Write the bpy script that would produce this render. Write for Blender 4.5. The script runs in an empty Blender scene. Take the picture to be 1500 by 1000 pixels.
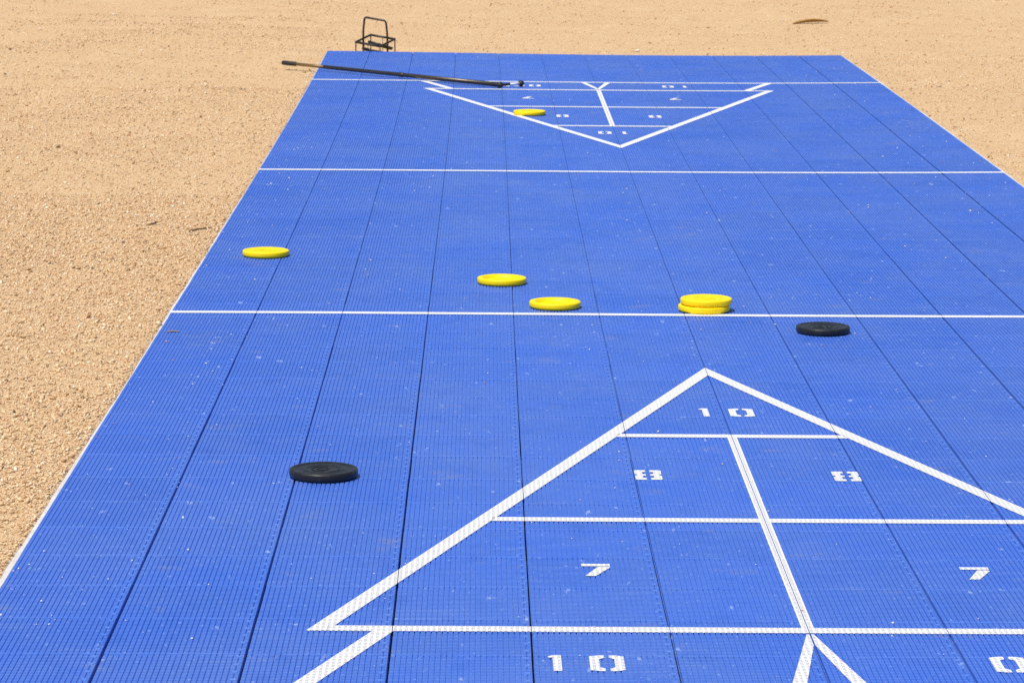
import bpy, math, random
import numpy as np
from mathutils import Matrix, Vector

SC = bpy.context.scene
COL = SC.collection
R = math.radians
rng = np.random.default_rng(7)
random.seed(7)

# ------------------------------------------------------------------ camera
CAM_LOC = (-0.594588, -5.272111, 1.490730)
CAM_R = (0.9999425, -0.0083200, 0.0067699)
CAM_U = (-0.0053003, 0.1654467, 0.9862045)
CAM_F = (0.0093252, 0.9861836, -0.1653931)
FPX = 4765.986                                   # focal length in pixels of a 1500 px wide frame
cam = bpy.data.cameras.new('camera')
cam.sensor_width = 36.0
cam.lens = FPX / 1500.0 * 36.0
cam.clip_start = 0.1
cam.clip_end = 2000.0
cam.dof.use_dof = True
cam.dof.focus_distance = 7.5
cam.dof.aperture_fstop = 24.0
camo = bpy.data.objects.new('camera', cam)
COL.objects.link(camo)
camo.matrix_world = Matrix(((CAM_R[0], CAM_U[0], -CAM_F[0], CAM_LOC[0]),
                            (CAM_R[1], CAM_U[1], -CAM_F[1], CAM_LOC[1]),
                            (CAM_R[2], CAM_U[2], -CAM_F[2], CAM_LOC[2]),
                            (0, 0, 0, 1)))
SC.camera = camo

# ------------------------------------------------------------------ sky, sun, exposure
SUN_EL = R(64)
sun_h = Vector((-0.62, -0.78, 0)).normalized()          # towards the sun, on the ground
to_sun = Vector((sun_h.x * math.cos(SUN_EL), sun_h.y * math.cos(SUN_EL), math.sin(SUN_EL)))
world = bpy.data.worlds.new('World')
SC.world = world
world.use_nodes = True
wn = world.node_tree
wn.nodes.clear()
sky = wn.nodes.new('ShaderNodeTexSky')
sky.sky_type = 'NISHITA'
sky.sun_disc = False
sky.sun_elevation = SUN_EL
sky.sun_rotation = math.atan2(sun_h.x, sun_h.y)
sky.air_density = 1.0
sky.dust_density = 1.5
sky.ozone_density = 1.0
bg = wn.nodes.new('ShaderNodeBackground')
bg.inputs['Strength'].default_value = 0.10
wo = wn.nodes.new('ShaderNodeOutputWorld')
wn.links.new(sky.outputs[0], bg.inputs['Color'])
wn.links.new(bg.outputs[0], wo.inputs['Surface'])
sun = bpy.data.lights.new('sun', 'SUN')
sun.energy = 4.2
sun.angle = R(0.53)
sun.color = (1.0, 0.955, 0.89)
suno = bpy.data.objects.new('sun', sun)
COL.objects.link(suno)
suno.rotation_euler = to_sun.to_track_quat('Z', 'Y').to_euler()
suno.location = to_sun * 30
vs = SC.view_settings
vs.view_transform = 'Standard'
vs.look = 'None'
vs.gamma = 1.0
vs.exposure = 0.0
vs.use_curve_mapping = False
SC.cycles.use_denoising = False
SC.cycles.max_bounces = 6


# ------------------------------------------------------------------ helpers
def link(o, parent=None):
    COL.objects.link(o)
    if parent is not None:
        o.parent = parent
    return o


def mesh_obj(name, verts, faces, mat, parent=None, smooth=False):
    me = bpy.data.meshes.new(name)
    me.from_pydata([tuple(v) for v in verts], [], faces)
    me.materials.append(mat)
    if smooth:
        me.polygons.foreach_set('use_smooth', [True] * len(me.polygons))
    me.update()
    return link(bpy.data.objects.new(name, me), parent)


def empty(name, loc=(0, 0, 0), rot=(0, 0, 0)):
    o = bpy.data.objects.new(name, None)
    o.empty_display_size = 0.1
    o.location = loc
    o.rotation_euler = rot
    return link(o)


def tag(o, label=None, cat=None, group=None, kind=None):
    if label:
        o['label'] = label
    if cat:
        o['category'] = cat
    if group:
        o['group'] = group
    if kind:
        o['kind'] = kind
    return o


def copy_tree(o, parent=None):
    c = o.copy()
    COL.objects.link(c)
    c.parent = parent
    for ch in list(o.children):
        copy_tree(ch, c)
    return c


def tube(path, rad, seg=10, cap=True):
    """verts, faces of a round tube along a polyline; rad a number or one per point"""
    P = [Vector(p) for p in path]
    n = len(P)
    rads = [rad] * n if not hasattr(rad, '__len__') else rad
    V, F = [], []
    ref = None
    for i in range(n):
        t = (P[min(i + 1, n - 1)] - P[max(i - 1, 0)]).normalized()
        if ref is None:
            ref = Vector((0, 0, 1)) if abs(t.z) < 0.9 else Vector((1, 0, 0))
        a = t.cross(ref).normalized()
        b = a.cross(t).normalized()
        ref = b
        for k in range(seg):
            ang = 2 * math.pi * k / seg
            V.append(P[i] + (a * math.cos(ang) + b * math.sin(ang)) * rads[i])
    for i in range(n - 1):
        for k in range(seg):
            k2 = (k + 1) % seg
            F.append((i * seg + k, i * seg + k2, (i + 1) * seg + k2, (i + 1) * seg + k))
    if cap:
        F.append(tuple(reversed(range(seg))))
        F.append(tuple((n - 1) * seg + k for k in range(seg)))
    return V, F


def join(parts):
    V, F = [], []
    for v, f in parts:
        o = len(V)
        V += list(v)
        F += [tuple(i + o for i in q) for q in f]
    return V, F


def lathe(profile, seg=64):
    """(r, z) profile from the bottom axis to the top axis"""
    V, F, rings = [], [], []
    for r, z in profile:
        if r < 1e-6:
            rings.append([len(V)])
            V.append((0, 0, z))
        else:
            base = len(V)
            rings.append([base + k for k in range(seg)])
            for k in range(seg):
                a = 2 * math.pi * k / seg
                V.append((r * math.cos(a), r * math.sin(a), z))
    for A, B in zip(rings, rings[1:]):
        for k in range(seg):
            k2 = (k + 1) % seg
            if len(A) == 1 and len(B) > 1:
                F.append((A[0], B[k2], B[k]))
            elif len(B) == 1 and len(A) > 1:
                F.append((A[k], A[k2], B[0]))
            else:
                F.append((A[k], A[k2], B[k2], B[k]))
    return V, F


# unevenness of the slab the court lies on: height and sideways drift of the tiles
CH = [-0.00292, 0.00195, 0.00872, -0.00615, -0.00348, -0.00202, 0.00199, -0.00201, -0.00931,
      0.00464, 0.00456, 0.00253, 0.0048, 0.00268, -0.00075]
CD = [-0.00089, 0.00588, 0.00203, -0.01615, -0.00379, -0.01504, 0.01349, 0.00941, -0.00318, 0.01188]


def poly2(c, D, x, y):
    a = np.clip(x, -1.56, 1.56) / 1.6
    b = (np.clip(y, -0.2, 13.9) - 6) / 8
    s, k = 0.0, 0
    for i in range(D + 1):
        for j in range(D + 1 - i):
            s = s + c[k] * a ** i * b ** j
            k += 1
    return s


def lift(x, y):
    return poly2(CH, 4, x, y)


def drift(x, y):
    return np.clip(poly2(CD, 3, x, y), -0.014, 0.014)


FT = 0.3048
PITCH = 0.25
ROW0 = 0.030 - 8 * PITCH                       # near end of the tiles
NROW = 63
END = ROW0 + NROW * PITCH
TILE_H = 0.012


def in_frame(x, y, z=0.0, margin=0):
    d = (x - CAM_LOC[0], y - CAM_LOC[1], z - CAM_LOC[2])
    zc = sum(a * b for a, b in zip(d, CAM_F))
    if zc < 0.2:
        return None
    px = 750 + FPX * sum(a * b for a, b in zip(d, CAM_R)) / zc
    py = 500 - FPX * sum(a * b for a, b in zip(d, CAM_U)) / zc
    if -margin <= px <= 1500 + margin and -margin <= py <= 1000 + margin:
        return zc
    return None


# ------------------------------------------------------------------ materials
def new_mat(name):
    m = bpy.data.materials.new(name)
    m.use_nodes = True
    nt = m.node_tree
    b = nt.nodes['Principled BSDF']
    return m, nt, b


def N(nt, typ, **kw):
    n = nt.nodes.new(typ)
    for k, v in kw.items():
        setattr(n, k, v)
    return n


def world_pos(nt, scale=(1, 1, 1)):
    g = N(nt, 'ShaderNodeNewGeometry')
    mp = N(nt, 'ShaderNodeMapping')
    mp.inputs['Scale'].default_value = scale
    nt.links.new(g.outputs['Position'], mp.inputs['Vector'])
    return mp.outputs[0]


def noise(nt, vec, scale, detail=3.0, rough=0.55):
    n = N(nt, 'ShaderNodeTexNoise')
    n.inputs['Scale'].default_value = scale
    n.inputs['Detail'].default_value = detail
    n.inputs['Roughness'].default_value = rough
    nt.links.new(vec, n.inputs['Vector'])
    return n.outputs['Fac']


def ramp(nt, fac, stops):
    r = N(nt, 'ShaderNodeValToRGB')
    el = r.color_ramp.elements
    while len(el) < len(stops):
        el.new(0.5)
    for e, (p, c) in zip(el, stops):
        e.position = p
        e.color = (c, c, c, 1) if not hasattr(c, '__len__') else (*c, 1)
    nt.links.new(fac, r.inputs['Fac'])
    return r.outputs['Color']


def mix(nt, fac, a, b, blend='MIX'):
    n = N(nt, 'ShaderNodeMix', data_type='RGBA', blend_type=blend)
    for sock, v in ((n.inputs['Factor'], fac), (n.inputs['A'], a), (n.inputs['B'], b)):
        if isinstance(v, bpy.types.NodeSocket):
            nt.links.new(v, sock)
        elif hasattr(v, '__len__'):
            sock.default_value = (*v, 1)
        else:
            sock.default_value = v
    return n.outputs['Result']


def mul(nt, a, b):
    n = N(nt, 'ShaderNodeMath', operation='MULTIPLY')
    for s, v in zip(n.inputs, (a, b)):
        if isinstance(v, bpy.types.NodeSocket):
            nt.links.new(v, s)
        else:
            s.default_value = v
    return n.outputs[0]


def bump(nt, bsdf, height, strength, dist):
    b = N(nt, 'ShaderNodeBump')
    b.inputs['Strength'].default_value = strength
    b.inputs['Distance'].default_value = dist
    nt.links.new(height, b.inputs['Height'])
    nt.links.new(b.outputs[0], bsdf.inputs['Normal'])


def mat_tile():
    m, nt, b = new_mat('blue_plastic')
    oi = N(nt, 'ShaderNodeObjectInfo')
    blue = mix(nt, oi.outputs['Random'], (0.062, 0.174, 0.645), (0.070, 0.188, 0.685))
    p = world_pos(nt)
    # broad dusty patches
    pat = ramp(nt, noise(nt, world_pos(nt, (1.2, 0.7, 1)), 1.9, 6, 0.65), [(0.38, 0.0), (0.66, 1.0)])
    c = mix(nt, mul(nt, pat, 0.45), blue, (0.140, 0.245, 0.610))
    # pale drag marks across the court, broken up
    st = ramp(nt, noise(nt, world_pos(nt, (2.2, 24.0, 1)), 2.4, 7, 0.72), [(0.52, 0.0), (0.70, 1.0)])
    sb = ramp(nt, noise(nt, p, 3.3, 4, 0.6), [(0.44, 0.0), (0.62, 1.0)])
    c = mix(nt, mul(nt, mul(nt, st, sb), 0.55), c, (0.23, 0.335, 0.66))
    # tan smudges where sand was trodden in
    sc = ramp(nt, noise(nt, world_pos(nt, (2.4, 3.2, 1)), 2.3, 7, 0.68), [(0.60, 0.0), (0.74, 1.0)])
    c = mix(nt, mul(nt, sc, 0.50), c, (0.31, 0.31, 0.40))
    # fine pale flecks of two sizes
    fl = ramp(nt, noise(nt, world_pos(nt, (1.0, 0.5, 1)), 95, 2, 0.5), [(0.655, 0.0), (0.73, 1.0)])
    c = mix(nt, mul(nt, fl, 0.42), c, (0.34, 0.49, 0.84))
    f2 = ramp(nt, noise(nt, world_pos(nt, (1.0, 0.4, 1)), 34, 2, 0.5), [(0.70, 0.0), (0.75, 1.0)])
    c = mix(nt, mul(nt, f2, 0.55), c, (0.46, 0.60, 0.86))
    dk = ramp(nt, noise(nt, world_pos(nt, (1.0, 0.6, 1)), 11, 5, 0.6), [(0.56, 0.0), (0.72, 1.0)])
    c = mix(nt, mul(nt, dk, 0.30), c, (0.030, 0.110, 0.52))
    nt.links.new(c, b.inputs['Base Color'])
    rr = ramp(nt, noise(nt, p, 14, 3), [(0.3, 0.34), (0.75, 0.54)])
    nt.links.new(rr, b.inputs['Roughness'])
    b.inputs['Specular IOR Level'].default_value = 0.5
    bump(nt, b, noise(nt, p, 420, 2), 0.25, 0.0006)
    return m


def mat_paint():
    m, nt, b = new_mat('white_court_paint')
    p = world_pos(nt)
    d = ramp(nt, noise(nt, p, 22, 5, 0.65), [(0.40, 0.0), (0.74, 1.0)])
    c = mix(nt, mul(nt, d, 0.22), (0.80, 0.80, 0.795), (0.64, 0.62, 0.59))
    w = ramp(nt, noise(nt, p, 160, 3, 0.6), [(0.66, 0.0), (0.73, 1.0)])
    c = mix(nt, mul(nt, w, 0.30), c, (0.36, 0.44, 0.68))
    nt.links.new(c, b.inputs['Base Color'])
    b.inputs['Roughness'].default_value = 0.55
    b.inputs['Specular IOR Level'].default_value = 0.35
    return m


def mat_ground():
    m, nt, b = new_mat('tan_crushed_granite')
    p = world_pos(nt)
    # grains of two sizes
    v1 = N(nt, 'ShaderNodeTexVoronoi', feature='F1')
    v1.inputs['Scale'].default_value = 190
    nt.links.new(p, v1.inputs['Vector'])
    v2 = N(nt, 'ShaderNodeTexVoronoi', feature='F1')
    v2.inputs['Scale'].default_value = 85
    nt.links.new(p, v2.inputs['Vector'])
    s1 = N(nt, 'ShaderNodeSeparateColor')
    nt.links.new(v1.outputs['Color'], s1.inputs[0])
    s2 = N(nt, 'ShaderNodeSeparateColor')
    nt.links.new(v2.outputs['Color'], s2.inputs[0])
    g1 = ramp(nt, s1.outputs[0], [(0.0, (0.40, 0.235, 0.105)), (0.2, (0.60, 0.390, 0.200)),
                                  (0.72, (0.73, 0.510, 0.290)), (1.0, (0.83, 0.65, 0.43))])
    g2 = ramp(nt, s2.outputs[1], [(0.0, (0.46, 0.28, 0.135)), (0.35, (0.65, 0.430, 0.225)),
                                  (0.8, (0.71, 0.490, 0.275)), (1.0, (0.80, 0.60, 0.37))])
    c = mix(nt, 0.42, g1, g2)
    # patches of finer and darker material
    big = ramp(nt, noise(nt, world_pos(nt, (1, 0.7, 1)), 1.1, 6, 0.6), [(0.3, 0.0), (0.7, 1.0)])
    c = mix(nt, mul(nt, big, 0.30), c, (0.62, 0.395, 0.205))
    mid = ramp(nt, noise(nt, world_pos(nt, (1, 0.6, 1)), 9, 5, 0.65), [(0.5, 0.0), (0.75, 1.0)])
    c = mix(nt, mul(nt, mid, 0.24), c, (0.54, 0.345, 0.18))
    pale = ramp(nt, noise(nt, world_pos(nt, (1, 0.5, 1)), 3.1, 4, 0.6), [(0.52, 0.0), (0.75, 1.0)])
    c = mix(nt, mul(nt, pale, 0.30), c, (0.81, 0.61, 0.375))
    nt.links.new(c, b.inputs['Base Color'])
    b.inputs['Roughness'].default_value = 0.92
    b.inputs['Specular IOR Level'].default_value = 0.2
    h = N(nt, 'ShaderNodeMath', operation='ADD')
    nt.links.new(mul(nt, v1.outputs['Distance'], -1.0), h.inputs[0])
    hm = N(nt, 'ShaderNodeMath', operation='ADD')
    nt.links.new(mul(nt, v2.outputs['Distance'], -1.6), hm.inputs[0])
    nt.links.new(mul(nt, noise(nt, p, 26, 5, 0.7), 1.5), hm.inputs[1])
    nt.links.new(hm.outputs[0], h.inputs[1])
    bump(nt, b, h.outputs[0], 0.8, 0.004)
    return m


def mat_gravel():
    m, nt, b = new_mat('granite_grains')
    a = N(nt, 'ShaderNodeVertexColor', layer_name='tint')
    nt.links.new(a.outputs['Color'], b.inputs['Base Color'])
    b.inputs['Roughness'].default_value = 0.85
    b.inputs['Specular IOR Level'].default_value = 0.3
    return m


def mat_concrete():
    m, nt, b = new_mat('pale_concrete')
    p = world_pos(nt)
    c = ramp(nt, noise(nt, p, 30, 6, 0.7), [(0.3, (0.52, 0.49, 0.44)), (0.7, (0.72, 0.70, 0.66))])
    nt.links.new(c, b.inputs['Base Color'])
    b.inputs['Roughness'].default_value = 0.9
    bump(nt, b, noise(nt, p, 200, 4), 0.4, 0.002)
    return m


def mat_plastic(name, col, rough, dirt, dirt_col, spec=0.5):
    m, nt, b = new_mat(name)
    tc = N(nt, 'ShaderNodeTexCoord')
    oi = N(nt, 'ShaderNodeObjectInfo')
    off = N(nt, 'ShaderNodeVectorMath', operation='ADD')
    nt.links.new(tc.outputs['Object'], off.inputs[0])
    cx = N(nt, 'ShaderNodeCombineXYZ')
    nt.links.new(mul(nt, oi.outputs['Random'], 7.0), cx.inputs[0])
    nt.links.new(cx.outputs[0], off.inputs[1])
    v = off.outputs[0]
    d = ramp(nt, noise(nt, v, 40, 6, 0.7), [(0.5, 0.0), (0.75, 1.0)])
    sc = N(nt, 'ShaderNodeMapping')
    sc.inputs['Scale'].default_value = (1.0, 9.0, 1.0)
    sc.inputs['Rotation'].default_value = (0, 0, 0.6)
    nt.links.new(v, sc.inputs['Vector'])
    s = ramp(nt, noise(nt, sc.outputs[0], 45, 5, 0.7), [(0.62, 0.0), (0.72, 1.0)])
    c = mix(nt, mul(nt, d, dirt), col, dirt_col)
    c = mix(nt, mul(nt, s, dirt), c, dirt_col)
    nt.links.new(c, b.inputs['Base Color'])
    nt.links.new(ramp(nt, noise(nt, v, 60, 4), [(0.3, rough - 0.08), (0.7, rough + 0.12)]), b.inputs['Roughness'])
    b.inputs['Specular IOR Level'].default_value = spec
    bump(nt, b, noise(nt, v, 300, 3), 0.15, 0.0006)
    return m


def mat_simple(name, col, rough, metal=0.0, spec=0.5, var=0.25, scale=40):
    m, nt, b = new_mat(name)
    tc = N(nt, 'ShaderNodeTexCoord')
    f = ramp(nt, noise(nt, tc.outputs['Object'], scale, 5, 0.65), [(0.3, 0.0), (0.7, 1.0)])
    c = mix(nt, mul(nt, f, var), col, tuple(min(1, x * 1.8 + 0.02) for x in col))
    nt.links.new(c, b.inputs['Base Color'])
    b.inputs['Roughness'].default_value = rough
    b.inputs['Metallic'].default_value = metal
    b.inputs['Specular IOR Level'].default_value = spec
    bump(nt, b, noise(nt, tc.outputs['Object'], 250, 3), 0.1, 0.0005)
    return m


M_TILE = mat_tile()
M_PAINT = mat_paint()
M_GROUND = mat_ground()
M_GRAVEL = mat_gravel()
M_CONC = mat_concrete()
M_YELLOW = mat_plastic('yellow_plastic', (0.95, 0.68, 0.001), 0.50, 0.10, (0.66, 0.44, 0.03), 0.3)
M_BLACK = mat_plastic('black_plastic', (0.014, 0.014, 0.015), 0.40, 0.40, (0.05, 0.048, 0.042), 0.4)
M_WIRE = mat_simple('black_coated_wire', (0.016, 0.015, 0.014), 0.45)
M_SHAFT = mat_simple('dark_bronze_shaft', (0.075, 0.060, 0.045), 0.34, metal=0.75)
M_SHAFT_SANDLIT = mat_simple('sand_reflection_shaft', (0.20, 0.125, 0.05), 0.45, metal=0.4)  # warm reflection of the sand put into the shaft's colour
M_GRIP = mat_simple('black_rubber', (0.012, 0.012, 0.012), 0.6)
M_ALU = mat_simple('pale_aluminium', (0.80, 0.80, 0.80), 0.5, metal=0.0, var=0.05)
M_DRY = mat_simple('dry_leaf', (0.34, 0.20, 0.07), 0.8, spec=0.2, var=0.5, scale=60)
M_SCRAP = mat_simple('faded_leaf', (0.16, 0.13, 0.13), 0.85, spec=0.2, var=0.8, scale=120)
M_TWIG = mat_simple('dead_twig', (0.12, 0.075, 0.04), 0.85, spec=0.2, var=0.6)
M_STONE = mat_simple('pale_stone', (0.62, 0.56, 0.48), 0.8, spec=0.3, var=0.3, scale=90)


# ------------------------------------------------------------------ ground, with a hole where the slab lies
def wob(t, k):
    return (math.sin(t * 3.1 + k) + math.sin(t * 7.7 + 2.1 * k) * 0.7 + math.sin(t * 19.3 + k * 1.7) * 0.5
            + math.sin(t * 47.0 + k) * 0.35)


BASKET = (-1.233, 14.035)


def left_gap(y):
    g = np.interp(y, [-2, 1.6, 2.1, 2.6, 3.2, 3.9, 5.8, 6.6, 8, 14],
                  [0.0165, 0.0150, 0.0120, 0.0085, 0.0090, 0.0115, 0.0110, 0.0085, 0.0075, 0.0075])
    return g + 0.0011 * wob(y, 0.3)


def ground_z(x, y):
    """level of the sand: close under the tile tops by the court, gently uneven away from it"""
    z = lift(x, y) - 0.0100
    d = np.maximum(np.maximum(np.abs(x) - 1.5, np.maximum(y - END, ROW0 - y)), 0.0)
    roll = (np.sin(x * 1.9 + 0.4 * y) * np.sin(y * 1.3 + 0.7) * 0.010 + np.sin(x * 5.1 - y * 2.3) * 0.0035
            + np.sin(y * 7.3 + x * 3.0) * 0.0025)
    z = z + roll * np.clip(d / 0.4, 0, 1)
    z = z - 0.040 * np.exp(-(((x - BASKET[0]) / 0.34) ** 2 + ((y - BASKET[1] - 0.02) / 0.20) ** 2)) * np.clip((y - END) / 0.04, 0, 1)
    return z


def inner_loop():
    pts = []
    ys = np.arange(ROW0, END + 0.001, 0.03)
    for y in ys:
        pts.append((-1.5 + float(drift(-1.5, y)) - float(left_gap(y)), float(y), -1, 0))
    for x in np.arange(-1.5, 1.5, 0.03):
        pts.append((float(x), END + 0.007 + 0.0015 * wob(x, 1.0), 0, 1))
    for y in ys[::-1]:
        pts.append((1.5 + float(drift(1.5, y)) + 0.019 + 0.0016 * wob(y, 2.0), float(y), 1, 0))
    for x in np.arange(1.5, -1.5, -0.03):
        pts.append((float(x), ROW0 - 0.012 - 0.001 * wob(x, 4.0), 0, -1))
    return pts


loop = inner_loop()
offs = [0, 0.012, 0.03, 0.06, 0.1, 0.15, 0.21, 0.28, 0.36, 0.45, 0.55, 0.66, 0.8, 0.96, 1.15, 1.4, 1.7, 2.1, 2.6, 3.2,
        4, 5, 6.5, 8.5, 11, 15, 22, 40, 90, 250, 700]
V, F = [], []
n = len(loop)
for o in offs:
    for (x, y, nx, ny) in loop:
        # push out from the court's middle line so that the corners fan out
        ax = min(max(x, -1.2), 1.2)
        ay = min(max(y, ROW0 + 0.3), END - 0.3)
        d = Vector((x - ax, y - ay))
        d = d.normalized() if d.length > 1e-6 else Vector((nx, ny))
        k = o / max(abs(d.x), abs(d.y))
        X, Y = x + d.x * k, y + d.y * k
        z = float(ground_z(X, Y))
        if o == 0:
            z -= 0.0022
        V.append((X, Y, z))
for i in range(len(offs) - 1):
    for k in range(n):
        k2 = (k + 1) % n
        F.append((i * n + k, (i + 1) * n + k, (i + 1) * n + k2, i * n + k2))
ground = mesh_obj('ground', V, F, M_GROUND, smooth=True)
tag(ground, 'tan crushed granite ground around the blue court', kind='structure')

# slab under the tiles: follows the same unevenness, its rim shows pale along the left edge
xs = np.linspace(-1.545, 1.545, 14)
ys = np.linspace(ROW0 - 0.05, END + 0.014, 50)
V = [(x, y, float(lift(x, y)) - TILE_H - 0.0008) for y in ys for x in xs]
F = [(j * 14 + i, j * 14 + i + 1, (j + 1) * 14 + i + 1, (j + 1) * 14 + i) for j in range(49) for i in range(13)]
nb = len(V)
ring = [i for i in range(14)] + [j * 14 + 13 for j in range(1, 50)] + [49 * 14 + i for i in range(12, -1, -1)] + \
       [j * 14 for j in range(48, 0, -1)]
for i in ring:
    V.append((V[i][0], V[i][1], -0.11))
for k in range(len(ring)):
    k2 = (k + 1) % len(ring)
    F.append((ring[k], nb + k, nb + k2, ring[k2]))
slab = mesh_obj('concrete_slab', V, F, M_CONC, smooth=False)
tag(slab, 'thin pale concrete slab under the blue court', kind='structure')

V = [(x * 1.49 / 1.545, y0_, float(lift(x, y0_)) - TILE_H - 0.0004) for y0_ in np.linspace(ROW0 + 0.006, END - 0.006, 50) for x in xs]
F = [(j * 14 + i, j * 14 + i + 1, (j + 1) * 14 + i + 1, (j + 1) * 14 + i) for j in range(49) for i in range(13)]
under = mesh_obj('joint_shade_sheet', V, F, mat_simple('joint_shade_black', (0.012, 0.012, 0.013), 0.95, spec=0.1))  # dark sheet added so the open joints read as deep shade
tag(under, 'black sheet added under the blue tiles as shade in the joints', kind='structure')

# ------------------------------------------------------------------ court: interlocking ribbed tiles
court = empty('court')
tag(court, 'blue plastic tile shuffleboard court with white scoring lines', kind='structure')

HX, HY = 0.1232, 0.1246                      # half tile, leaving the joint open
CELL = 0.01
SLOT = 0.0021                                # lengthwise slot between pads
GAP = 0.0038                                 # crosswise gap between pads
DEEP = 0.0039


def box(x0, x1, y0, y1, z0, z1, bottom=False):
    v = [(x0, y0, z0), (x1, y0, z0), (x1, y1, z0), (x0, y1, z0), (x0, y0, z1), (x1, y0, z1), (x1, y1, z1), (x0, y1, z1)]
    f = [(4, 5, 6, 7), (0, 1, 5, 4), (1, 2, 6, 5), (2, 3, 7, 6), (3, 0, 4, 7)]
    if bottom:
        f.append((3, 2, 1, 0))
    return v, f


def tile_mesh():
    parts = [box(-HX, HX, -HY, HY, -TILE_H, -DEEP, True)]
    for s in (-1, 1):                                                  # low flange reaching into the joint
        parts.append(box(min(s * HX, s * 0.1243), max(s * HX, s * 0.1243), -HY, HY, -TILE_H, -0.0085))
    parts.append(box(-HX, HX, HY - 0.0026, HY, -DEEP, -0.0003))            # solid rim at the far joint
    parts.append(box(-HX, HX, -HY, -HY + 0.0016, -DEEP, -0.0012))
    for i in range(25):
        xa = max(-0.125 + i * CELL + SLOT / 2, -HX)
        xb = min(-0.125 + (i + 1) * CELL - SLOT / 2, HX)
        for j in range(25):
            ya = max(-0.125 + j * CELL + GAP / 2, -HY + 0.0016)
            yb = min(-0.125 + (j + 1) * CELL - GAP / 2, HY - 0.0030)
            if yb - ya < 0.001:
                continue
            parts.append(box(xa, xb, ya, yb, -DEEP, -0.00025))
    for k in range(5):                                                 # smooth lock tabs along two joints
        y = -0.1 + k * 0.05
        parts.append(box(HX - 0.0125, HX - 0.004, y - 0.0058, y + 0.0058, -DEEP, 0.0003))
        parts.append(box(y - 0.006, y + 0.006, HY - 0.0080, HY - 0.0032, -DEEP, -0.0001))
    v, f = join(parts)
    me = bpy.data.meshes.new('tile')
    me.from_pydata(v, [], f)
    me.materials.append(M_TILE)
    me.update()
    return me


TILE = tile_mesh()
cells = []
for j in range(NROW):
    for i in range(12):
        x, y = -1.5 + (i + 0.5) * PITCH, ROW0 + (j + 0.5) * PITCH
        zc = in_frame(x, y, 0, 60)
        cells.append((zc if zc else 999.0, x, y))
cells.sort()


def tile_pose(x, y):
    e = 0.1
    dzx = float(lift(x + e, y) - lift(x - e, y)) / (2 * e)
    dzy = float(lift(x, y + e) - lift(x, y - e)) / (2 * e)
    dxy = float(drift(x, y + e) - drift(x, y - e)) / (2 * e)
    loc = (x + float(drift(x, y)), y, float(lift(x, y)))
    return loc, (math.atan(dzy), -math.atan(dzx), -math.atan(dxy))


first_tile = None
for zc, x, y in cells[:300]:
    o = bpy.data.objects.new('tile', TILE)
    link(o, court)
    loc, rot = tile_pose(x, y)
    jit = rng.normal(0, 1, 3)
    o.location = (loc[0] + jit[0] * 0.00025, loc[1], loc[2])
    o.rotation_euler = (rot[0] + jit[1] * 0.0006, rot[1] + jit[2] * 0.0006, rot[2])
    if first_tile is None:
        first_tile = o
rest = cells[300:]
me = bpy.data.meshes.new('tile_field')
poses = [tile_pose(x, y) for zc, x, y in rest]
me.from_pydata([p[0] for p in poses], [], [])
at = me.attributes.new('turn', 'FLOAT_VECTOR', 'POINT')
at.data.foreach_set('vector', np.array([p[1] for p in poses], dtype=np.float32).ravel())
field = link(bpy.data.objects.new('tile_field', me), court)
tag(field, kind='stuff')
gn = bpy.data.node_groups.new('tile_field', 'GeometryNodeTree')
gn.interface.new_socket('Geometry', in_out='INPUT', socket_type='NodeSocketGeometry')
gn.interface.new_socket('Geometry', in_out='OUTPUT', socket_type='NodeSocketGeometry')
gi, go = gn.nodes.new('NodeGroupInput'), gn.nodes.new('NodeGroupOutput')
oi = gn.nodes.new('GeometryNodeObjectInfo')
oi.inputs['Object'].default_value = first_tile
oi.transform_space = 'ORIGINAL'
na = gn.nodes.new('GeometryNodeInputNamedAttribute')
na.data_type = 'FLOAT_VECTOR'
na.inputs['Name'].default_value = 'turn'
ip = gn.nodes.new('GeometryNodeInstanceOnPoints')
e2r = gn.nodes.new('FunctionNodeEulerToRotation')
gn.links.new(gi.outputs[0], ip.inputs['Points'])
gn.links.new(oi.outputs['Geometry'], ip.inputs['Instance'])
gn.links.new(na.outputs['Attribute'], e2r.inputs[0])
gn.links.new(e2r.outputs[0], ip.inputs['Rotation'])
gn.links.new(ip.outputs[0], go.inputs[0])
md = field.modifiers.new('tiles', 'NODES')
md.node_group = gn


# ------------------------------------------------------------------ painted lines and numerals
def clip_half(poly, a, b, c):
    """keep a*x + b*y <= c"""
    out = []
    m = len(poly)
    for i in range(m):
        p, q = poly[i], poly[(i + 1) % m]
        dp, dq = a * p[0] + b * p[1] - c, a * q[0] + b * q[1] - c
        if dp <= 0:
            out.append(p)
        if dp * dq < 0:
            t = dp / (dp - dq)
            out.append((p[0] + (q[0] - p[0]) * t, p[1] + (q[1] - p[1]) * t))
    return out


def clip_rect(poly, x0, x1, y0, y1):
    for a, b, c in ((-1, 0, -x0), (1, 0, x1), (0, -1, -y0), (0, 1, y1)):
        poly = clip_half(poly, a, b, c)
        if len(poly) < 3:
            return None
    return poly


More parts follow.
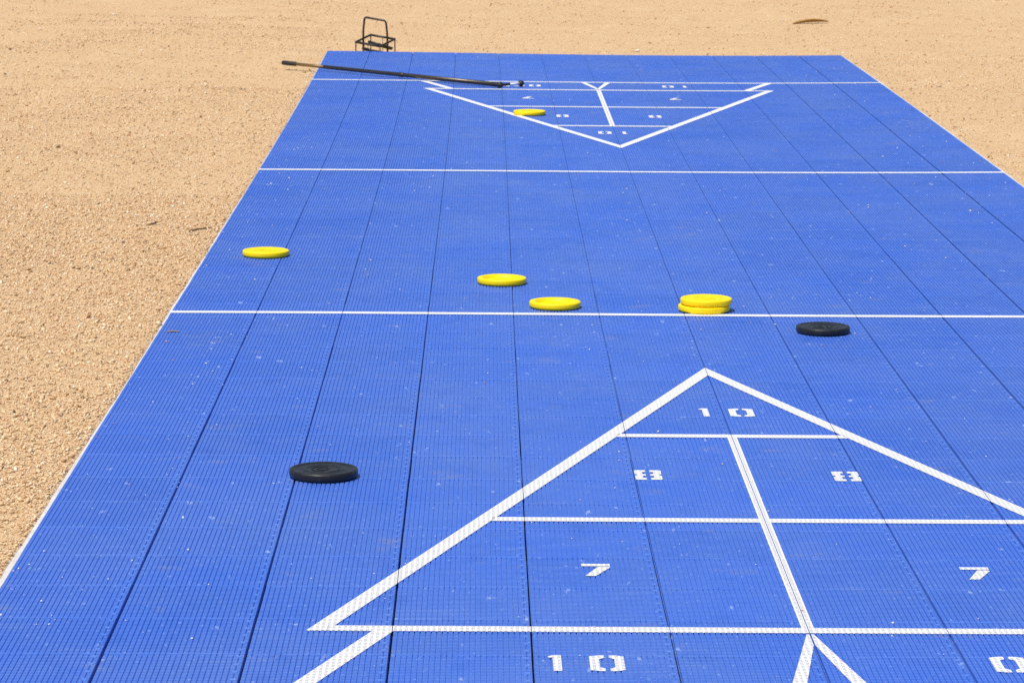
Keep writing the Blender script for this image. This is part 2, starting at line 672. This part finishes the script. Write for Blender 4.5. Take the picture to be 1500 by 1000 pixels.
def paint(name, polys, z=0.0006):
    """white paint laid on the tops of the tile ribs: leaves joints and rib gaps open"""
    V, F = [], []

    def emit(pl):
        b = len(V)
        for x, y in pl:
            V.append((x + float(drift(x, y)), y, float(lift(x, y)) + z))
        F.append(tuple(range(b, b + len(pl))))

    for poly in polys:
        ar = sum(poly[i][0] * poly[(i + 1) % len(poly)][1] - poly[(i + 1) % len(poly)][0] * poly[i][1]
                 for i in range(len(poly)))
        if ar < 0:
            poly = poly[::-1]
        x0, x1 = min(p[0] for p in poly), max(p[0] for p in poly)
        y0, y1 = min(p[1] for p in poly), max(p[1] for p in poly)
        for i in range(max(0, int((x0 + 1.5) // PITCH)), min(11, int((x1 + 1.5) // PITCH)) + 1):
            cx = -1.5 + (i + 0.5) * PITCH
            for j in range(int((y0 - ROW0) // PITCH), int((y1 - ROW0) // PITCH) + 1):
                cy = ROW0 + (j + 0.5) * PITCH
                tp = clip_rect(poly, cx - 0.1242, cx + 0.1242, cy - 0.1249, cy + 0.1249)
                if not tp:
                    continue
                if cy > 4.6:                     # too far off to see the ribs through the paint
                    emit(tp)
                    continue
                op = GAP * float(np.interp(cy, [1.0, 4.6], [0.32, 0.08]))
                ty0, ty1 = min(p[1] for p in tp), max(p[1] for p in tp)
                for k in range(25):
                    ya = cy - 0.125 + k * CELL
                    if ya > ty1 or ya + CELL < ty0:
                        continue
                    rb = clip_rect(tp, cx - 1, cx + 1, ya + op, ya + CELL - op)
                    if rb:
                        emit(rb)
                    gb = clip_rect(tp, cx - 1, cx + 1, ya + CELL - op, ya + CELL + op)
                    if gb:
                        if k == 24:
                            emit(gb)
                            continue
                        gx0, gx1 = min(p[0] for p in gb), max(p[0] for p in gb)
                        for s in range(26):
                            xs_ = cx - 0.125 + s * CELL
                            if xs_ + 0.003 < gx0 or xs_ - 0.003 > gx1:
                                continue
                            sb = clip_rect(gb, xs_ - 0.0020, xs_ + 0.0020, cy - 1, cy + 1)
                            if sb:
                                emit(sb)
    return mesh_obj(name, V, F, M_PAINT, court)


def rect(x0, x1, y0, y1):
    return [(x0, y0), (x1, y0), (x1, y1), (x0, y1)]


MID = 6.5 * 3 * FT                                      # half way between the two base lines


def flip(polys):
    return [[(-x, 2 * MID - y) for x, y in p] for p in polys]


BL, S1, L8, L10, APEX, DEAD = 0.0, 1.5 * FT, 4.5 * FT, 7.5 * FT, 10.5 * FT, 13.5 * FT
LW = 0.019                                              # half width of crosswise lines
TX = 0.905                                              # tip of the triangle
yb = S1 - LW
ya = APEX + 0.025


def diag_x(y, off=0.0):
    return TX * (ya - y) / (ya - yb) - off


DW = 0.0375                                             # diagonal line, measured along x


def half_court():
    out = []
    for s in (-1, 1):
        out.append(('triangle_side', [[(s * diag_x(yb), yb), (0 if False else s * 0.0, ya),
                                       (s * 0.0, ya - DW * (ya - yb) / TX), (s * diag_x(yb, DW), yb)]]))
        out.append(('corner_line', [[(s * 0.748, S1 - LW), (s * 0.786, S1 - LW),
                                     (s * 0.930, BL + LW), (s * 0.892, BL + LW)]]))
        out.append(('fork_line', [[(s * 0.0015, S1 - LW - 0.006), (s * 0.0015, S1 - LW - 0.085),
                                   (s * 0.0500, BL + LW), (s * 0.0770, BL + LW), (s * 0.006, S1 - LW - 0.006)]]))
    out.append(('base_line', [rect(-1.5, 1.5, BL - LW, BL + LW)]))
    out.append(('cross_line', [rect(-diag_x(yb, DW) - 0.001, diag_x(yb, DW) + 0.001, S1 - LW, S1 + LW)]))
    out.append(('cross_line', [rect(-diag_x(L8, DW) - 0.004, diag_x(L8, DW) + 0.004, L8 - LW, L8 + LW)]))
    out.append(('cross_line', [rect(-diag_x(L10, DW) - 0.004, diag_x(L10, DW) + 0.004, L10 - LW, L10 + LW)]))
    out.append(('centre_line', [rect(-0.0112, 0.0112, S1 + LW, L8 - LW), rect(-0.0112, 0.0112, L8 + LW, L10 - LW)]))
    out.append(('dead_line', [rect(-1.5, 1.5, DEAD - LW, DEAD + LW)]))
    return out


# stencil characters in millimetres, top away from the reader
def g_zero(w=60.0, h=104.0):
    st, ar, arm = w * 0.28, h * 0.155, w * 0.43
    L = [[(0, 6), (st, 0), (st, h), (0, h - 6)], [(st, 0), (arm, 0), (arm, ar), (st, ar + 9)],
         [(st, h - ar - 9), (arm, h - ar), (arm, h), (st, h)]]
    return L + [[(w - x, y) for x, y in p][::-1] for p in L]


def g_eight(w=60.0, h=104.0):
    st, arm = w * 0.30, w * 0.42
    L = [[(5, 0), (st, 0), (st, h), (5, h)],
         [(0, 4), (5, 0), (5, h * 0.45), (0, h * 0.43)], [(0, h * 0.57), (5, h * 0.55), (5, h), (0, h - 4)],
         rect(st, arm, 0, h * 0.20), rect(st, arm, h * 0.42, h * 0.58), rect(st, arm, h * 0.80, h)]
    return L + [[(w - x, y) for x, y in p][::-1] for p in L]


def g_seven(w=56.0, h=102.0):
    return [rect(0, w, h * 0.80, h), [(w * 0.10, 0), (w * 0.46, 0), (w, h * 0.70), (w * 0.97, h * 0.755), (w * 0.58, h * 0.755)]]


def g_one(h=104.0):
    return [rect(5, 20, 0, h), [(5, h - 16), (5, h), (-3, h - 9), (-3, h - 16)]]


def g_f(w=54.0, h=104.0):
    return [rect(0, w * 0.31, 0, h), rect(w * 0.31 + 5, w, h * 0.83, h), rect(w * 0.31 + 5, w * 0.8, h * 0.42, h * 0.58)]


def place(g, x, y):
    return [[(x + a / 1000.0, y + b / 1000.0) for a, b in p] for p in g]


def characters():
    return [('numeral', place(g_one(), -0.0535, 2.535)), ('numeral', place(g_zero(), 0.017, 2.535)),
            ('numeral', place(g_eight(), -0.250, 1.779)), ('numeral', place(g_eight(), 0.191, 1.777)),
            ('numeral', place(g_seven(), -0.395, 0.870)), ('numeral', place(g_seven(), 0.343, 0.858)),
            ('numeral', place(g_one(), -0.471, 0.172)), ('numeral', place(g_zero(), -0.402, 0.172)),
            ('letter', place(g_zero(), 0.295, 0.176)), ('letter', place(g_f(), 0.380, 0.176)),
            ('letter', place(g_f(), 0.458, 0.176))]


for name, polys in half_court() + characters():
    paint(name, polys)
    paint(name, flip(polys))


# ------------------------------------------------------------------ discs
DR, DH = 0.0762, 0.019


def disc_profile(dished):
    """(r, z); one face has a deep dish, the other a shallow panel"""
    out = [(DR - 0.0002, 0.0052), (DR, 0.0080), (DR, 0.0140), (DR - 0.0005, 0.0168), (DR - 0.0020, 0.0185), (DR - 0.0042, DH)]
    if dished:
        top = [(0.0618, DH), (0.0592, 0.0187), (0.0575, 0.0172), (0.0545, 0.0105), (0.0525, 0.0086), (0.0480, 0.0080),
               (0.0300, 0.0078), (0, 0.0078)]
    else:
        top = [(0.0672, DH), (0.0655, 0.0187), (0.0635, 0.0176), (0.0590, 0.0172), (0.0430, 0.0172), (0.0420, 0.0179),
               (0.0400, 0.0179), (0.0390, 0.0171), (0.0200, 0.0170), (0, 0.0170)]
    return [(0, 0.0012), (0.058, 0.0012), (0.064, 0.0), (0.0700, 0.0), (0.0722, 0.0010), (0.0745, 0.0032)] + out + top


def arc_strip(r0, r1, a0, a1, z0, z1, n=14):
    V, F = [], []
    for i in range(n + 1):
        a = a0 + (a1 - a0) * i / n
        c, s = math.cos(a), math.sin(a)
        for r, z in ((r0, z0), (r0, z1), (r1, z1), (r1, z0)):
            V.append((r * c, r * s, z))
    for i in range(n):
        b = i * 4
        for k in range(3):
            F.append((b + k, b + k + 1, b + 5 + k, b + 4 + k))
    return V, F


def make_disc(mat, dished, meshes={}):
    root = empty('disc')
    key = (mat.name, dished)
    if key not in meshes:
        b_ = mesh_obj('body', *lathe(disc_profile(dished), 72), mat, None, smooth=True)
        z0, z1 = (0.0070, 0.0084) if dished else (0.0160, 0.0181)
        e_ = mesh_obj('emblem', *join([arc_strip(0.0245, 0.0275, 0.35, 2.2, z0, z1), arc_strip(0.0245, 0.0275, 2.6, 3.9, z0, z1),
                                       arc_strip(0.0120, 0.0150, -0.6, 2.4, z0, z1), arc_strip(0.0120, 0.0150, 2.9, 4.6, z0, z1),
                                       arc_strip(0.0330, 0.0352, 4.2, 5.9, z0, z1)]), mat, None)
        meshes[key] = (b_.data, e_.data)
        bpy.data.objects.remove(b_)
        bpy.data.objects.remove(e_)
    link(bpy.data.objects.new('body', meshes[key][0]), root)
    link(bpy.data.objects.new('emblem', meshes[key][1]), root)
    return root


def set_disc(mat, x, y, label, group, spin, dz=0.0, dished=False):
    d = make_disc(mat, dished)
    d.location = (x, y, float(lift(x, y)) + 0.0006 + dz)
    d.rotation_euler = (0, 0, spin)
    tag(d, label, 'disc', group)
    return d


YG = 'yellow shuffleboard discs'
BG = 'black shuffleboard discs'
set_disc(M_YELLOW, -1.303, 5.293, 'yellow disc lying alone near the left edge of the blue court', YG, 0.4)
set_disc(M_YELLOW, -0.533, 4.716, 'single yellow disc in mid court, set back from the white line', YG, 1.3, dished=True)
set_disc(M_YELLOW, -0.378, 4.244, 'single yellow disc almost touching the far side of the white line', YG, 2.2, dished=True)
set_disc(M_YELLOW, 0.060, 4.194, 'yellow disc at the bottom of the two-disc stack', YG, 5.0)
set_disc(M_YELLOW, 0.0665, 4.200, 'yellow disc on top of the two-disc stack', YG, 3.0, dz=DH + 0.0003)
set_disc(M_YELLOW, -0.374, 10.108, 'small distant yellow disc lying on the far scoring triangle side', YG, 4.1)
set_disc(M_BLACK, -0.943, 1.790, 'large near black disc on the left of the court', BG, 0.9)
set_disc(M_BLACK, 0.372, 3.816, 'black disc just in front of the white line at right', BG, 2.5)

# ------------------------------------------------------------------ cue
Hd = Vector((-1.697, 12.63, 0.034))
Hub = Vector((-0.508, 11.497, 0.0170 + float(lift(-0.5, 11.5))))
Tip = Vector((-0.398, 11.592, 0.0170 + float(lift(-0.4, 11.6))))
ax = (Hub - Hd).normalized()
cue = empty('cue', (Hub.x, Hub.y, float(lift(Hub.x, Hub.y))))
tag(cue, 'long dark shuffleboard cue lying across the far left corner of the court', 'cue')
base = Vector(cue.location)


def rel(vf):
    return [Vector(p) - base for p in vf[0]], vf[1]


L = (Hub - Hd).length
A0, A1 = Hd + ax * 0.10, Hub - ax * 0.012
top = Vector((0, 0, 0.004))
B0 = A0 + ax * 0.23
mesh_obj('upper_shaft', *rel(tube([A0, B0 + ax * 0.01], [0.0090, 0.0090], 16)), M_SHAFT_SANDLIT, cue, smooth=True)
mesh_obj('shaft', *rel(tube([B0, A0 + ax * (L * 0.52), A1], [0.0102, 0.0110, 0.0120], 16)), M_SHAFT, cue, smooth=True)
jn = A0 + ax * (L * 0.50)
mesh_obj('joint_ring', *rel(tube([jn - ax * 0.02, jn - ax * 0.018, jn + ax * 0.018, jn + ax * 0.02],
                                 [0.0110, 0.0128, 0.0128, 0.0110], 16)), M_SHAFT, cue, smooth=True)
g = mesh_obj('grip', *rel(tube([Hd, Hd + ax * 0.004, Hd + ax * 0.03, Hd + ax * 0.105, Hd + ax * 0.112],
                               [0.0085, 0.0125, 0.0130, 0.0125, 0.0088], 16)), M_GRIP, cue, smooth=True)
hub = mesh_obj('head', *rel(join([tube([Hub - ax * 0.055, Hub - ax * 0.05, Hub - ax * 0.012, Hub],
                                       [0.0098, 0.0125, 0.0130, 0.008], 16)])), M_GRIP, cue, smooth=True)


def ball(c, r, flat=0.92, seg=20, rings=12):
    prof = []
    for i in range(rings + 1):
        a = -math.pi / 2 + math.pi * i / rings
        prof.append((max(0.0, r * math.cos(a)) if 0 < i < rings else 0.0, r * math.sin(a) * flat))
    V, F = lathe(prof, seg)
    return [Vector(p) + c for p in V], F


mesh_obj('glider', *rel(ball(Hub, 0.0178)), M_GRIP, cue, smooth=True)
mesh_obj('glider', *rel(ball(Tip, 0.0178)), M_GRIP, cue, smooth=True)
d = (Tip - Hub)
up = Vector((0, 0, 1))
bow = ax * 0.004
mesh_obj('fork_arm', *rel(tube([Hub + d * 0.08, Hub + d * 0.25 + bow, Hub + d * 0.44 + bow * 1.2],
                               [0.0085, 0.0070, 0.0062], 12)), M_GRIP, cue, smooth=True)
mesh_obj('fork_rod', *rel(tube([Hub + d * 0.42 + bow * 1.1, Hub + d * 0.7 + bow, Tip - d * 0.08], [0.0062, 0.0070, 0.0076], 12)),
         M_ALU, cue, smooth=True)

# ------------------------------------------------------------------ disc basket behind the court
SB = 0.168
HB = 0.092
bx, by = BASKET
base_z = float(ground_z(bx, by)) + 0.008
basket = empty('basket', (bx, by, base_z), (0, 0, 0))
rot = Matrix.Rotation(R(13.0), 4, 'X') @ Matrix.Rotation(R(-29.7), 4, 'Z')
basket.rotation_euler = rot.to_euler()
tag(basket, 'black wire disc carrier with tall handle behind the far end of the court', 'basket')
hs = SB / 2
W_ = 0.0030
mesh_obj('rim', *tube([(-hs, -hs, HB), (hs, -hs, HB), (hs, hs, HB), (-hs, hs, HB), (-hs, -hs, HB), (hs, -hs, HB)], 0.0070, 10),
         M_WIRE, basket, smooth=True)
mesh_obj('bottom_frame', *tube([(-hs, -hs, 0), (hs, -hs, 0), (hs, hs, 0), (-hs, hs, 0), (-hs, -hs, 0), (hs, -hs, 0)], 0.0034, 10),
         M_WIRE, basket, smooth=True)
for k in range(5):
    t = -hs + SB * (k + 0.5) / 5
    mesh_obj('floor_wire', *tube([(-hs, t, 0), (hs, t, 0)], 0.0022, 8), M_WIRE, basket, smooth=True)
for sx, sy in ((-1, -1), (1, -1), (1, 1), (-1, 1)):
    mesh_obj('corner_post', *tube([(sx * hs, sy * hs, 0), (sx * hs, sy * hs, HB)], 0.0034, 8), M_WIRE, basket, smooth=True)
for sx, sy in ((0, 1), (0, -1), (1, 0), (-1, 0)):
    if sy:
        mesh_obj('side_wire', *tube([(0, sy * hs, 0), (0, sy * hs, HB)], 0.0018, 8), M_WIRE, basket, smooth=True)
ht = HB + 0.133
pts = [(-hs, 0, 0.0), (-hs, 0, HB), (-hs + 0.001, 0, HB + 0.05), (-hs + 0.008, 0, ht - 0.02), (-hs + 0.013, 0, ht - 0.005),
       (-hs + 0.020, 0, ht), (hs - 0.020, 0, ht), (hs - 0.013, 0, ht - 0.005), (hs - 0.008, 0, ht - 0.02),
       (hs - 0.001, 0, HB + 0.05), (hs, 0, HB), (hs, 0, 0.0)]
mesh_obj('handle', *tube(pts, 0.0062, 10), M_WIRE, basket, smooth=True)


def in_basket(p, spin, label):
    """discs slid to the right inside the carrier, seen almost edge-on"""
    o = make_disc(M_BLACK, False)
    m = Matrix.Rotation(R(15.5), 4, 'Y') @ Matrix.Rotation(R(-4.0), 4, 'X') @ Matrix.Rotation(spin, 4, 'Z')
    c = Vector(p) - m.to_3x3() @ Vector((0, 0, DH / 2))
    o.location = c
    o.rotation_euler = m.to_euler()
    tag(o, label, 'disc', BG)


in_basket((-1.240, by - 0.002, -0.012), 0.3, 'black disc lowest inside the wire carrier, mostly hidden')
in_basket((-1.205, by + 0.002, 0.0255), 2.0, 'tilted black disc lying uppermost inside the wire carrier')


# ------------------------------------------------------------------ litter on the sand
def leaf(name, path, width, mat, label, cat, thick=0.0012, curl=0.35):
    """curled strip with a fold along its middle"""
    P = [Vector(p) for p in path]
    V, F = [], []
    n_ = len(P)
    for i, p in enumerate(P):
        t = (P[min(i + 1, n_ - 1)] - P[max(i - 1, 0)]).normalized()
        s = Vector((-t.y, t.x, 0)).normalized()
        w = width * math.sin(math.pi * (0.06 + 0.88 * i / (n_ - 1))) ** 0.7
        for q, zz in ((-1, curl), (0, 0.0), (1, curl)):
            V.append(p + s * (w / 2 * q) + Vector((0, 0, w * zz)))
        for q, zz in ((-1, curl), (0, 0.0), (1, curl)):
            V.append(p + s * (w / 2 * q) + Vector((0, 0, w * zz - thick)))
    for i in range(n_ - 1):
        a, b = i * 6, (i + 1) * 6
        for k in range(2):
            F.append((a + k, b + k, b + k + 1, a + k + 1))
            F.append((a + 3 + k + 1, b + 3 + k + 1, b + 3 + k, a + 3 + k))
        F.append((a, a + 3, b + 3, b))
        F.append((a + 2, b + 2, b + 5, a + 5))
    F.append((0, 1, 4, 3))
    F.append((1, 2, 5, 4))
    a = (n_ - 1) * 6
    F.append((a + 3, a + 4, a + 1, a))
    F.append((a + 4, a + 5, a + 2, a + 1))
    o = mesh_obj(name, [p - P[0] for p in V], F, mat)
    o.location = P[0]
    return tag(o, label, cat)


def gz(x, y):
    return float(ground_z(x, y))


pth = []
for i in range(9):
    t = i / 8
    x, y = 1.475 + 0.245 * t, 16.52 + 0.05 * t + 0.03 * math.sin(t * 2.5)
    pth.append((x, y, gz(x, y) + 0.0015 + 0.003 * math.sin(math.pi * t) + 0.006 * t))
leaf('dry_leaf', pth, 0.058, M_DRY, 'curled dry brown leaf on the sand beyond the far right corner', 'leaf')


def twig(pts, r, label):
    P = [Vector((x, y, gz(x, y) + h)) for x, y, h in pts]
    o = mesh_obj('twig', *(lambda vf: ([p - P[0] for p in vf[0]], vf[1]))(tube(P, [r * (1 - 0.5 * i / len(P)) for i in range(len(P))], 7)),
                 M_TWIG, None, smooth=True)
    o.location = P[0]
    return tag(o, label, 'twig', 'twigs on the sand')


twig([(-1.612, 5.95, 0.003), (-1.590, 5.985, 0.006), (-1.565, 6.00, 0.006), (-1.545, 6.05, 0.003)], 0.0035,
     'short dark twig on the sand close to the court left edge')
twig([(-1.775, 6.10, 0.003), (-1.757, 6.13, 0.005), (-1.745, 6.18, 0.003)], 0.0032,
     'tiny dark twig on the sand further left of the court edge')
so = mesh_obj('stone', *ball(Vector((0, 0, 0)), 0.016, 0.55, 9, 5), M_STONE, None, smooth=True)
for vv in so.data.vertices:
    vv.co *= 1 + 0.18 * math.sin(vv.co.x * 300 + vv.co.y * 190)
so.location = (0.326, 14.16, gz(0.326, 14.16) + 0.007)
tag(so, 'small pale stone on the sand just behind the far court edge', 'stone')
ls = []
for i in range(6):
    t = i / 5
    x, y = -1.480 + 0.036 * t, 3.750 + 0.012 * math.sin(t * 3)
    ls.append((x, y, float(lift(x, y)) + 0.0012 + 0.0004 * math.sin(t * 3.1)))
leaf('leaf_scrap', ls, 0.022, M_SCRAP, 'small brown leaf scrap on the left edge of the blue court below the white line', 'leaf', 0.0006, 0.02)


# ------------------------------------------------------------------ grains of gravel and grit
OCT = np.array([(1, 0, 0), (0, 1, 0), (-1, 0, 0), (0, -1, 0), (0, 0, 1), (0, 0, -1)], dtype=np.float64)
OF = np.array([(0, 1, 4), (1, 2, 4), (2, 3, 4), (3, 0, 4), (1, 0, 5), (2, 1, 5), (3, 2, 5), (0, 3, 5)])
PAL = np.array([(0.74, 0.52, 0.30), (0.80, 0.61, 0.39), (0.66, 0.43, 0.23), (0.52, 0.31, 0.15), (0.82, 0.71, 0.55),
                (0.36, 0.21, 0.10), (0.76, 0.50, 0.31), (0.20, 0.135, 0.09)])


def grains(name, pos, size, weights, label, sink=0.25, pal=PAL):
    n_ = len(pos)
    a = rng.uniform(0, 2 * np.pi, n_)
    st = rng.uniform(0.6, 1.35, (n_, 3))
    st[:, 2] *= 0.62
    v_ = OCT[None] * (1 + rng.uniform(-0.3, 0.3, (n_, 6, 1)))
    v_ = v_ * st[:, None, :] * size[:, None, None] * 0.5
    tl = rng.normal(0, 0.35, (n_, 2))
    v_[:, :, 2] += v_[:, :, 0] * tl[:, :1] + v_[:, :, 1] * tl[:, 1:]
    c, s = np.cos(a)[:, None], np.sin(a)[:, None]
    x = v_[:, :, 0] * c - v_[:, :, 1] * s
    y = v_[:, :, 0] * s + v_[:, :, 1] * c
    v_ = np.stack([x, y, v_[:, :, 2]], -1)
    lowest = v_[:, :, 2].min(1)
    v_[:, :, 2] += (-lowest * (1 - sink * 2))[:, None]
    v_ += pos[:, None, :]
    f_ = (OF[None] + (np.arange(n_) * 6)[:, None, None]).reshape(-1, 3)
    me = bpy.data.meshes.new(name)
    me.vertices.add(n_ * 6)
    me.vertices.foreach_set('co', v_.reshape(-1).astype(np.float32))
    me.loops.add(len(f_) * 3)
    me.loops.foreach_set('vertex_index', f_.reshape(-1).astype(np.int32))
    me.polygons.add(len(f_))
    me.polygons.foreach_set('loop_start', (np.arange(len(f_)) * 3).astype(np.int32))
    me.update(calc_edges=True)
    ca = me.color_attributes.new('tint', 'FLOAT_COLOR', 'POINT')
    k = rng.choice(len(pal), n_, p=np.array(weights) / sum(weights))
    col = pal[k] * rng.uniform(0.85, 1.12, (n_, 1))
    col = np.repeat(np.c_[np.clip(col, 0, 0.85), np.ones(n_)], 6, axis=0)
    ca.data.foreach_set('color', col.reshape(-1).astype(np.float32))
    me.materials.append(M_GRAVEL)
    o = link(bpy.data.objects.new(name, me))
    return tag(o, label, 'gravel', kind='stuff')


def scatter(n_, x0, x1, y0, y1):
    return np.c_[rng.uniform(x0, x1, n_), rng.uniform(y0, y1, n_)]


pp = np.concatenate([
    scatter(44000, -2.15, -1.5, 0.3, 3.4), scatter(70000, -2.55, -1.5, 3.4, 7.0), scatter(44000, -3.4, -1.5, 7.0, 11.5),
    scatter(22000, -4.6, -1.5, 11.5, 17), scatter(15000, 1.5, 2.6, 6.5, 14), scatter(26000, -4, 4, 13.9, 20)])
lim = 1.5 + np.array([float(left_gap(y)) for y in pp[:, 1]]) - np.array([float(drift(-1.5, y)) for y in pp[:, 1]])
ok = ((pp[:, 0] < -lim - 0.002) | (pp[:, 0] > 1.5 + drift(1.5, pp[:, 1]) + 0.021) | (pp[:, 1] > END + 0.012))
pp = pp[ok]
# thin them out in patches
den = 0.5 + 0.5 * np.sin(pp[:, 0] * 2.3 + np.sin(pp[:, 1] * 1.7) * 1.4) * np.sin(pp[:, 1] * 1.9 + pp[:, 0])
pp = pp[rng.uniform(0, 1, len(pp)) < 0.55 + 0.45 * den]
sz = np.clip(rng.lognormal(math.log(0.0052), 0.42, len(pp)), 0.0025, 0.016)
sz = sz * np.interp(pp[:, 1], [0, 8, 16], [0.95, 1.05, 1.25])
pos = np.c_[pp, ground_z(pp[:, 0], pp[:, 1])]
grains('gravel', pos, sz, [32, 26, 22, 10, 5, 4, 10, 1.4], 'loose tan granite gravel strewn over the ground beside the court')

# grit carried onto the tiles
gp = np.concatenate([scatter(260, -1.5, 1.5, 0.0, 5.0), scatter(220, -1.5, 1.5, 5.0, 9.0), scatter(110, -1.5, 1.5, 9.0, 13.7),
                     np.c_[-1.5 + np.abs(rng.normal(0, 0.22, 170)), rng.uniform(0.5, 9, 170)],
                     np.c_[1.5 - np.abs(rng.normal(0, 0.25, 160)), rng.uniform(5, 13, 160)]])
gs = np.clip(rng.lognormal(math.log(0.0036), 0.35, len(gp)), 0.002, 0.0085)
gpos = np.c_[gp[:, 0], gp[:, 1], lift(gp[:, 0], gp[:, 1])]
grains('grit', gpos, gs, [60, 25, 6, 4], 'pale grains of grit scattered over the blue tiles', sink=0.12,
       pal=np.array([(0.70, 0.74, 0.80), (0.76, 0.74, 0.70), (0.70, 0.56, 0.42), (0.62, 0.30, 0.20)]))
